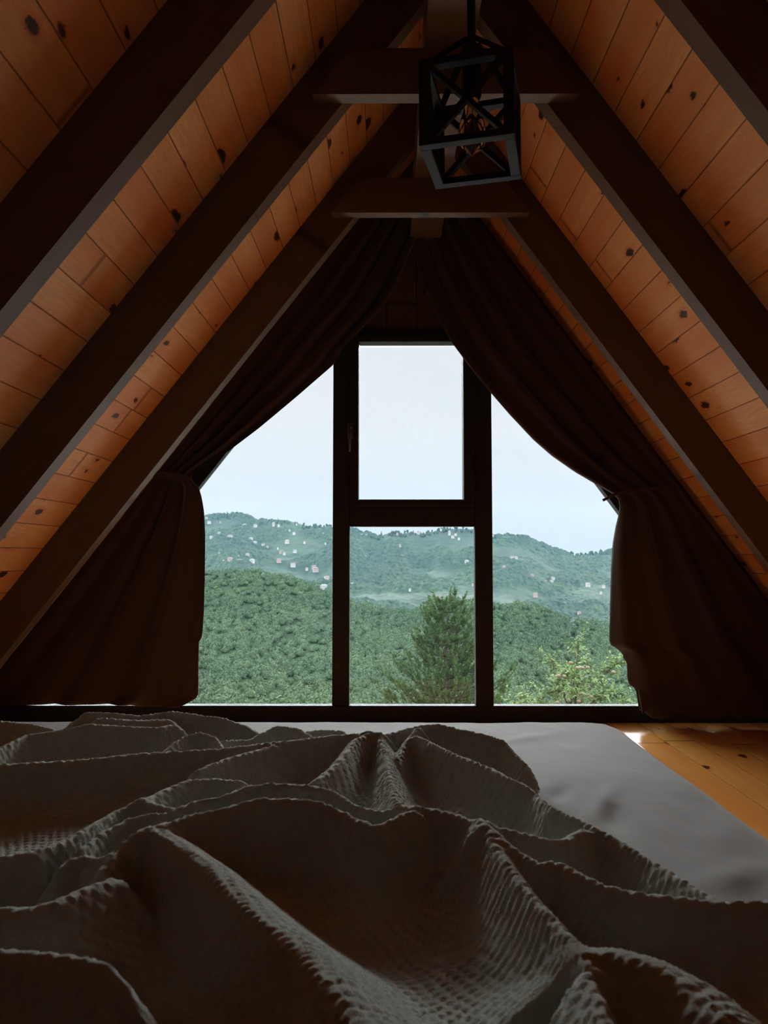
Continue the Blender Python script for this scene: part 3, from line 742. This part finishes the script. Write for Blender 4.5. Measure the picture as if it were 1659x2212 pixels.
# ------------------------------------------------------------------ broadleaf trees on the near hill
def crown(nq, seed, size=.75, lobes=9):
    rs = np.random.RandomState(seed)
    C0 = np.concatenate([[[0, 0, .25]], np.stack([rs.uniform(-.55, .55, lobes), rs.uniform(-.55, .55, lobes), rs.uniform(-.1, .6, lobes)], 1)])
    rad = np.concatenate([[.75], rs.uniform(.32, .5, lobes)])
    li = rs.choice(lobes + 1, nq, p=rad ** 2 / (rad ** 2).sum())
    n = rs.normal(size=(nq, 3)); n[:, 2] = np.abs(n[:, 2]) * .9 - .25; n /= np.linalg.norm(n, axis=1, keepdims=True)
    c = C0[li] + n * rad[li][:, None] * rs.uniform(.85, 1.05, nq)[:, None]
    nn = n + rs.normal(scale=.45, size=(nq, 3)); nn /= np.linalg.norm(nn, axis=1, keepdims=True)
    a = np.cross(nn, rs.normal(size=(nq, 3))); a /= np.linalg.norm(a, axis=1, keepdims=True); b = np.cross(nn, a)
    s = rs.uniform(.6, 1.25, nq)[:, None] * size / 6
    V = np.stack([c + a * s, c + b * s * .8, c - a * s, c - b * s * .8], 1).reshape(-1, 3)
    F = np.arange(nq * 4).reshape(-1, 4)
    bm = bmesh.new(); bmesh.ops.create_icosphere(bm, subdivisions=1, radius=.62)
    cv = np.array([v.co[:] for v in bm.verts]) * (1.15, 1.15, .8) + (0, 0, .2); cf = np.array([[v.index for v in f_.verts] + [f_.verts[2].index] for f_ in bm.faces]); bm.free()
    return V, F, cv, cf
protoV = [crown(200, 100 + i) for i in range(5)]
def crown_mesh(i):
    V, F, cv, cf = protoV[i]
    me = bpy.data.meshes.new('crown')
    me.from_pydata(np.concatenate([V, cv]).tolist(), [], [tuple(q) for q in F] + [tuple(q[:3] + len(V)) for q in cf]); me.update(); me.materials.append(M_forest); return me
CR_ME = [crown_mesh(i) for i in range(5)]
tm = MB(); tm.tube([(0, 0, -1.3), (0.02, 0, -.5), (0, .02, .2)], [.06, .05, .03], 6)
TR_ME = bpy.data.meshes.new('trunk'); tm.bm.to_mesh(TR_ME); tm.bm.free(); TR_ME.materials.append(M_bark)
rs = np.random.RandomState(9)
NT_ = 10400
tp = rs.uniform(-350, 2050, NT_); u_ = rs.rand(NT_); ts = (np.sqrt(.12 + u_ * (1.10 - .12))); ts = (ts - math.sqrt(.12)) / (math.sqrt(1.10) - math.sqrt(.12)) * 1.03
# keep a minimum spacing so that crowns read singly
xx, yy, zz = near_surf(tp, ts)
cells = {}; keep = []
for i in range(NT_):
    k = (int(xx[i] // 3.6), int(yy[i] // 3.6))
    if k in cells: continue
    cells[k] = 1; keep.append(i)
keep = np.array(keep); tp, ts, xx, yy, zz = tp[keep], ts[keep], xx[keep], yy[keep], zz[keep]
sc_ = rs.uniform(2.6, 3.9, len(keep)) * (1 + .25 * (yy < 300)); rz_ = rs.rand(len(keep)) * 6.28; vi = rs.randint(0, 5, len(keep))
ypx = 1200 - (zz + sc_ * .5 - CAM_Z) / yy * FPX
vis = (ypx < 1530) & (((tp > 425) & (tp < 725)) | ((tp > 752) & (tp < 900)) | ((tp > 1062) & (tp < 1390)))
cand = np.where(vis)[0]; cand = cand[np.argsort(-(sc_ / yy)[cand])][:300]
single = np.zeros(len(keep), bool); single[cand] = True
proto = None
for i in cand:
    o = bpy.data.objects.new('forest_tree', None); COL.objects.link(o); o.location = (xx[i], yy[i], zz[i] - 1.2); o.rotation_euler.z = rz_[i]; o.scale = (sc_[i],) * 3
    tag(o, 'leafy green tree with rounded crown in dense woods on the nearer hill', 'tree', 'broadleaf trees on the nearer hill')
    q = bpy.data.objects.new('crown', CR_ME[vi[i]]); COL.objects.link(q); q.parent = o
    q = bpy.data.objects.new('trunk', TR_ME); COL.objects.link(q); q.parent = o
VV, FF, off = [], [], 0
for i in np.where(~single)[0]:
    V, F, cv, cf = protoV[vi[i]]; nq = 90 if not 330 < tp[i] < 1470 else (110 if yy[i] > 430 else 160)
    V = V[:nq * 4]; F = F[:nq]
    c_, s_ = math.cos(rz_[i]), math.sin(rz_[i]); Rm = np.array([[c_, -s_, 0], [s_, c_, 0], [0, 0, 1]])
    P = np.concatenate([V * (1.12 if nq < 150 else 1), cv]) @ Rm.T * sc_[i] + (xx[i], yy[i], zz[i] - 1.2)
    VV.append(P); FF.append(F + off); FF.append(cf + len(V) + off); off += len(P)
FF = np.concatenate(FF); tri = FF[:, 2] == FF[:, 3]
me = bpy.data.meshes.new('forest_canopy')
Vall = np.concatenate(VV).astype(np.float32); Fq, Ft = FF[~tri], FF[tri][:, :3]
me.vertices.add(len(Vall)); me.vertices.foreach_set('co', Vall.ravel())
li_ = np.concatenate([Fq.ravel(), Ft.ravel()]).astype(np.int32); me.loops.add(len(li_)); me.loops.foreach_set('vertex_index', li_)
lt = np.concatenate([np.full(len(Fq), 4), np.full(len(Ft), 3)]).astype(np.int32); me.polygons.add(len(lt))
me.polygons.foreach_set('loop_start', np.concatenate([[0], np.cumsum(lt)[:-1]]).astype(np.int32)); me.polygons.foreach_set('loop_total', lt); me.update(calc_edges=True)
o = link('forest_canopy', me, M_forest); tag(o, 'dense green woods covering the nearer hill up to its crest', 'forest', None, 'stuff')
# tree tops along the far skyline
rs = np.random.RandomState(12); V, F, off = [], [], 0
for k in range(420):
    px = rs.uniform(400, 1400); s = rs.uniform(.965, 1.0); x, y, z = (float(v) for v in far_surf(np.array([px]), np.array([s])))
    con = (470 < px < 550) or rs.rand() < .12
    hgt = rs.uniform(7, 13) if con else rs.uniform(4, 8); r = hgt * (.22 if con else .55); n = 7
    ring0 = [(x + r * math.cos(a * 6.283 / n), y + r * math.sin(a * 6.283 / n), z + (0 if con else hgt * .35)) for a in range(n)]
    ring1 = [(x + r * (.5 if con else .75) * math.cos(a * 6.283 / n + .3), y + r * .6 * math.sin(a * 6.283 / n + .3), z + hgt * (.5 if con else .8)) for a in range(n)]
    V += ring0 + ring1 + [(x, y, z + hgt), (x, y, z - 3)]
    for a in range(n):
        b = (a + 1) % n; F += [(off + a, off + b, off + n + b, off + n + a), (off + n + a, off + n + b, off + 2 * n, off + 2 * n), (off + 2 * n + 1, off + b, off + a, off + a)]
    off += 2 * n + 2
me = bpy.data.meshes.new('skyline_trees'); me.from_pydata(V, [], [tuple(dict.fromkeys(f_)) for f_ in F]); me.update()
o = link('skyline_trees', me, M_hill); tag(o, 'tiny trees bristling along the skyline of the far hill', 'trees', None, 'stuff')

# ------------------------------------------------------------------ houses on the far hill
M_hw = plain('white_house_walls', low((.20, .188, .176)), .8, .2, .06, .3)
M_hp = plain('pink_brick_walls', low((.165, .115, .10)), .8, .2, .1, .3)
M_rr = plain('faded_red_roof', low((.10, .075, .066)), .8, .2, .15, .3)
M_rg = plain('pale_grey_roof', low((.13, .13, .132)), .7, .2, .1, .3)
M_rb = plain('blue_roof', low((.06, .11, .19)), .7, .2, .1, .3)
M_hd = plain('dark_window_openings', low((.06, .055, .05)), .5, .4, .1, .3)
c3 = lambda l: [(400 + a / 4.609, 1060 + b / 4.609, w / 4.609, k) for a, b, w, k in l]
c4 = lambda l: [(730 + a / 4.74, 1100 + b / 4.74, w / 4.74, k) for a, b, w, k in l]
c5 = lambda l: [(1040 + a / 3.95, 1060 + b / 3.95, w / 3.95, k) for a, b, w, k in l]
HS = {'left': c3([(214, 296, 36, 'w'), (240, 333, 40, 'w'), (350, 325, 18, 'p'), (590, 369, 45, 'w'), (700, 367, 40, 'w'), (880, 358, 30, 't'), (932, 364, 28, 'w'), (1110, 350, 20, 'w'), (1085, 442, 32, 'w'), (1040, 407, 15, 'w'), (342, 443, 42, 'w'), (262, 489, 45, 'w'), (450, 490, 70, 'w'),
  (658, 502, 45, 'w'), (700, 543, 50, 'w'), (780, 560, 42, 'w'), (822, 575, 28, 'p'), (1017, 528, 50, 'w'), (1190, 530, 28, 'w'), (1377, 447, 30, 'p'), (1398, 540, 20, 'w'), (952, 627, 36, 'p'), (990, 642, 34, 'w'), (1095, 623, 38, 'b'), (350, 648, 34, 'w'), (625, 660, 50, 'w'), (540, 667, 16, 'w'),
  (455, 712, 66, 'p'), (549, 724, 55, 'p'), (672, 724, 60, 'w'), (388, 712, 18, 'w'), (938, 720, 56, 'p'), (1078, 762, 62, 'w'), (1215, 796, 34, 'w'), (1287, 786, 55, 'p'), (1302, 812, 70, 'p'), (1413, 900, 72, 'w'), (1385, 992, 90, 'W'), (925, 588, 16, 'w')]),
 'centre': c4([(243, 285, 30, 'w'), (290, 285, 34, 'w'), (820, 247, 30, 'p'), (608, 268, 26, 'p'), (1053, 226, 28, 'w'), (1140, 268, 34, 't'), (1203, 276, 28, 'w'), (1174, 300, 36, 'w'), (1236, 318, 26, 'w'), (230, 428, 34, 'w'), (490, 464, 36, 'w'), (635, 404, 30, 't'), (661, 498, 34, 'p'), (285, 496, 18, 'w'), (1315, 562, 56, 'w'),
  (615, 334, 14, 'w'), (152, 795, 50, 'W'), (735, 840, 26, 'w'), (1032, 912, 40, 'p'), (1372, 786, 22, 'p')]),
 'right': c5([(95, 396, 20, 'w'), (215, 583, 18, 'w'), (258, 590, 40, 'w'), (292, 592, 34, 'w'), (110, 642, 24, 'w'), (187, 672, 40, 'w'), (256, 688, 26, 'w'), (330, 702, 22, 'w'), (424, 745, 42, 'p'), (600, 765, 40, 'w'), (590, 794, 36, 'w'), (540, 783, 22, 'p'), (811, 780, 32, 'w'), (725, 592, 26, 'w'), (847, 625, 36, 'w'), (896, 820, 46, 'w'),
  (1028, 829, 30, 'w'), (1004, 880, 20, 'w'), (450, 908, 52, 'p'), (687, 980, 38, 'w'), (820, 974, 36, 'w'), (819, 1082, 38, 'T'), (1000, 1120, 36, 'p'), (1085, 1115, 42, 'p')])}
sgrid = np.linspace(.15, 1.0, 700)
def hill_at(px, py):
    x, y, z = far_surf(np.full(700, px), sgrid); yy_ = 1200 - (z - 1 - CAM_Z) / y * FPX
    i = int(np.argmin(np.abs(yy_ - py))); return x[i], y[i], z[i]
ordn = ['leftmost', 'second from left', 'third from left', 'fourth from left', 'fifth from left', 'sixth from left', 'seventh from left', 'eighth from left', 'ninth from left', 'tenth from left', 'eleventh from left', 'twelfth from left', 'thirteenth from left']
bands = {'left': [(0, 1144, 'along the skyline'), (1144, 1170, 'high on the slope'), (1170, 1205, 'halfway down the slope'), (1205, 1400, 'low on the slope')],
         'centre': [(0, 1172, 'near the skyline'), (1172, 1215, 'high on the slope'), (1215, 1400, 'low on the slope')],
         'right': [(0, 1222, 'high on the slope'), (1222, 1240, 'upper middle slope'), (1240, 1290, 'lower middle slope'), (1290, 1400, 'above near woods')]}
kinds = {'w': ('pale house', M_hw), 'W': ('bright white house', M_hw), 'p': ('pinkish house', M_hp), 't': ('tall pale house', M_hw), 'T': ('tall pink apartment block', M_hp), 'b': ('blue-roofed house', M_hw)}
rnd = random.Random(4)
for pn, hs in HS.items():
    for lo, hi, bn in bands[pn]:
        row = sorted([h_ for h_ in hs if lo <= h_[1] < hi])
        for n_, (px, py, wpx, k) in enumerate(row):
            x, y, z = hill_at(px, py); wd_ = max(wpx * .72, 2.8) * y / FPX
            hh = wd_ * (1.3 if k in 'tT' else .5); dp = wd_ * .75
            nm = 'apartment_block' if k == 'T' else 'house'
            root = empty(nm, (x, y - 5, z + 2.0), rnd.uniform(-.35, .35))
            pos = ordn[n_] if n_ < len(row) - 1 else 'rightmost'
            tag(root, f"{kinds[k][0]} on far hill, {pn} pane, {bn}, {pos}", 'building' if k == 'T' else 'house', 'houses scattered over the far hill')
            m = MB(); m.box((-wd_ / 2, -dp / 2, -3), (wd_ / 2, dp / 2, 1 + hh)); m.build('walls', kinds[k][1], root)
            m = MB(); rh = hh * (.12 if k in 'tT' else .42); e_ = .6; t0 = 1 + hh
            v = [m.bm.verts.new(q) for q in ((-wd_ / 2 - e_, -dp / 2 - e_, t0), (wd_ / 2 + e_, -dp / 2 - e_, t0), (wd_ / 2 + e_, dp / 2 + e_, t0), (-wd_ / 2 - e_, dp / 2 + e_, t0), (-wd_ * .25, 0, t0 + rh), (wd_ * .25, 0, t0 + rh))]
            for q in ((0, 1, 5, 4), (1, 2, 5), (2, 3, 4, 5), (3, 0, 4), (3, 2, 1, 0)): m.bm.faces.new([v[i] for i in q])
            m.build('roof', M_rb if k == 'b' else (M_rg if (k == 'W' or (k == 'w' and n_ % 3 == 0)) else M_rr), root)
            if wpx > 7 or k in 'tT':
                m = MB(); nr = 4 if k == 'T' else (3 if k == 't' else 2); nc = 3
                for a in range(nr):
                    for b in range(nc):
                        cx_ = (b - 1) * wd_ * .3; cz_ = 1 + hh * (a + .5) / nr
                        m.box((cx_ - wd_ * .085, -dp / 2 - .12, cz_ - hh * .13 / nr * 2), (cx_ + wd_ * .085, -dp / 2 + .05, cz_ + hh * .13 / nr * 2))
                m.build('windows', M_hd, root)

# ------------------------------------------------------------------ pine tree below the window
def ground_z(y): return float(np.interp(y, [3.9, 22, 205], [-3.2, -6.8, -56]))
def pine():
    PY = 22.0; top = at(966, 1288, PY); gz = ground_z(PY)
    root = empty('pine_tree', (top.x, PY, gz)); tag(root, 'dark green pine with upright needle shoots, seen through the lower centre pane', 'tree')
    Ht = top.z - gz; rnd = random.Random(7); rs = np.random.RandomState(7)
    m = MB(); m.tube([(0, 0, -.3), (.03, 0, Ht * .4), (-.02, 0, Ht * .75), (0, 0, Ht - .1)], [.13, .10, .05, .012], 10); m.build('trunk', M_bark, root, True)
    br = MB(); N_V, N_F, off = [], [], 0
    tufts = []
    tufts.append((Vector((0, 0, Ht - .42)), Vector((0, 0, 1)), .42)); tufts.append((Vector((0, 0, Ht - .42)), Vector((0, 0, 1)), .30))
    z = Ht - .45; k = 0
    while z > .8:
        below = Ht - z; reach = min(.30 + .46 * below, 2.1) * rnd.uniform(.85, 1.1)
        nb = 5 if below < 1 else 7
        for i in range(nb):
            az = i * 6.283 / nb + k * 1.1 + rnd.uniform(-.25, .25); L = reach * rnd.uniform(.7, 1.1)
            rise = L * (.75 if below < 1.2 else .42) * rnd.uniform(.7, 1.2)
            d = Vector((math.cos(az), math.sin(az), 0)); p0 = Vector((0, 0, z)); pts = []
            for q in range(6):
                t = q / 5; pts.append(p0 + d * L * t + Vector((0, 0, rise * t ** 2 - .08 * L * math.sin(t * 3.1))))
            br.tube(pts, [.03 * (1 - q / 6) * (.5 + below * .15) + .006 for q in range(6)], 5)
            end = (pts[-1] - pts[-2]).normalized(); tufts.append((pts[-1], (end + Vector((0, 0, 1.2))).normalized(), rnd.uniform(.28, .46)))
            for q in range(int(4 + L * 8)):
                t = rnd.uniform(.25, 1); p = p0 + d * L * t + Vector((0, 0, rise * t ** 2 - .08 * L * math.sin(t * 3.1)))
                sd = Vector((-d.y, d.x, 0)) * rnd.uniform(-1, 1) * .42 * (1.2 - t * .5) * min(1, L)
                e = p + sd + Vector((0, 0, rnd.uniform(.0, .16)))
                if sd.length > .12: br.tube([p, (p + e) / 2 + Vector((0, 0, -.02)), e], [.012, .009, .006], 4)
                tufts.append((e, (d * .5 + sd * .6 + Vector((0, 0, rnd.uniform(.5, 1.3)))).normalized(), rnd.uniform(.14, .30)))
        z -= rnd.uniform(.26, .36); k += 1
    br.build('branches', M_twig, root, True)
    for p, d, L in tufts:
        n = 64
        t = rs.rand(n); a = np.cross(np.array(d), rs.normal(size=(n, 3))); a /= np.linalg.norm(a, axis=1, keepdims=True)
        base = np.array(p) + np.array(d) * (t * L)[:, None]
        dirn = a * .8 + np.array(d) * .75; dirn /= np.linalg.norm(dirn, axis=1, keepdims=True)
        ln = (.095 * (1 - .45 * t) * rs.uniform(.8, 1.2, n))[:, None]; sd = np.cross(dirn, rs.normal(size=(n, 3))); sd /= np.linalg.norm(sd, axis=1, keepdims=True); sd *= .009
        N_V.append(np.stack([base - sd, base + sd, base + dirn * ln + sd * .3, base + dirn * ln - sd * .3], 1).reshape(-1, 3)); N_F.append(np.arange(n * 4).reshape(-1, 4) + off); off += n * 4
    o = link('needles', mesh_np('needles', np.concatenate(N_V), np.concatenate(N_F)), M_pine, root); o['kind'] = 'stuff'
pine()

# ------------------------------------------------------------------ apple tree below the window
def apple_tree():
    AY = 13.0; gz = ground_z(AY); c0 = at(1240, 1400, AY)
    root = empty('apple_tree', (c0.x, AY, gz)); tag(root, 'apple tree with pale leaves and ripening apples below the right pane', 'tree')
    org = Vector((c0.x, AY, gz)); rnd = random.Random(5); rs = np.random.RandomState(5)
    P = lambda px, py, dy=0: at(px, py, AY + dy) - org
    m = MB(); m.tube([(0, 0, -.3), (.05, 0, 1.0), P(1238, 1620), P(1236, 1560)], [.11, .09, .07, .055], 8); m.build('trunk', M_bark, root, True)
    limbs = [[(1236, 1565, 0), (1232, 1515, -.1), (1250, 1475, -.2), (1246, 1430, -.2), (1252, 1384, -.2)],
             [(1240, 1540, 0), (1278, 1478, .1), (1300, 1462, .2), (1322, 1441, .2), (1345, 1424, .3)],
             [(1236, 1540, 0), (1215, 1492, -.2), (1185, 1495, -.3), (1160, 1518, -.4)],
             [(1244, 1480, -.2), (1236, 1452, -.3), (1222, 1466, -.4), (1200, 1480, -.4)],
             [(1240, 1550, 0), (1290, 1510, -.3), (1325, 1500, -.4), (1350, 1512, -.5)],
             [(1236, 1560, 0), (1190, 1530, -.5), (1140, 1520, -.6), (1105, 1530, -.6)],
             [(1236, 1560, 0), (1220, 1500, .5), (1205, 1450, .6), (1190, 1425, .6)],
             [(1240, 1550, 0), (1262, 1500, .5), (1272, 1460, .5), (1268, 1425, .5)],
             [(1240, 1570, 0), (1300, 1540, .3), (1345, 1530, .4), (1370, 1535, .4)],
             [(1236, 1570, 0), (1180, 1545, .4), (1150, 1535, .4), (1130, 1500, .4)],
             [(1240, 1560, 0), (1245, 1520, -.7), (1240, 1490, -.9), (1235, 1465, -.9)],
             [(1240, 1560, 0), (1280, 1530, -.8), (1300, 1510, -.9), (1305, 1485, -.9)]]
    nodes = []
    for i, lb in enumerate(limbs):
        pts = [P(*q) for q in lb]
        fine = []
        for a, b in zip(pts[:-1], pts[1:]):
            for t in (0, .25, .5, .75): fine.append(a.lerp(b, t) + Vector((rnd.uniform(-1, 1), rnd.uniform(-1, 1), rnd.uniform(-1, 1))) * .015)
        fine.append(pts[-1]); n = len(fine)
        mm = MB(); mm.tube(fine, [.028 * (1 - j / n) + .005 for j in range(n)], 6)
        mm.build('branch', M_bark, root, True)
        for j, p in enumerate(fine):
            if j > n * .2: nodes.append((p, j / n))
    # leaves in loose sprays round the branches
    V, F, off = [], [], 0
    for p, t in nodes:
        for s in range(rnd.randint(3, 5)):
            dirn = Vector((rnd.uniform(-1, 1), rnd.uniform(-1, 1), rnd.uniform(-.5, 1.0))).normalized(); L = rnd.uniform(.08, .30)
            for q in range(rnd.randint(7, 11)):
                b = p + dirn * L * (q + 1) / 9
                ld = (dirn * .6 + Vector((rnd.uniform(-1, 1), rnd.uniform(-1, 1), rnd.uniform(-.7, .6)))).normalized(); ln = rnd.uniform(.055, .095)
                sd = ld.cross(Vector((rnd.uniform(-.4, .4), rnd.uniform(-.4, .4), 1))).normalized() * ln * .24
                V += [b, b + ld * ln * .45 + sd, b + ld * ln + Vector((0, 0, -.012)), b + ld * ln * .45 - sd]; F.append((off, off + 1, off + 2, off + 3)); off += 4
    o = link('leaves', mesh_np('leaves', np.array([tuple(v) for v in V]), np.array(F)), M_apple_leaf, root); o['kind'] = 'stuff'
    bm = bmesh.new(); bmesh.ops.create_uvsphere(bm, u_segments=14, v_segments=10, radius=.031)
    for v in bm.verts:
        r = math.hypot(v.co.x, v.co.y); v.co.z *= .92; v.co.z -= .010 * math.exp(-(r / .012) ** 2) * (1 if v.co.z > 0 else -.6)
    me = bpy.data.meshes.new('apple'); bm.to_mesh(me); bm.free(); me.materials.append(M_apple); me.polygons.foreach_set('use_smooth', [True] * len(me.polygons))
    for px, py in ((1247, 1443), (1258, 1443), (1219, 1461), (1270, 1442), (1253, 1498), (1277, 1505), (1205, 1517), (1250, 1515), (1233, 1432), (1325, 1452), (1207, 1460)):
        a = bpy.data.objects.new('apple', me); COL.objects.link(a); a.parent = root; a.location = P(px, py, -1.0 - rnd.uniform(0, .1))
apple_tree()

# ------------------------------------------------------------------ haze over the valley
t = NT('valley_haze'); vs_ = t.n('ShaderNodeVolumeScatter'); vs_.inputs['Color'].default_value = (.031, .066, .100, 1); vs_.inputs['Density'].default_value = .00022; vs_.inputs['Anisotropy'].default_value = .1
t.l(vs_.outputs[0], t.out.inputs['Volume'])
m = MB(); m.box((-2600, 120, -320), (2600, 2900, 190)); hz_ = m.build('valley_haze', t.m); tag(hz_, 'thin bluish haze hanging over the valley and far hill', 'haze', None, 'stuff')
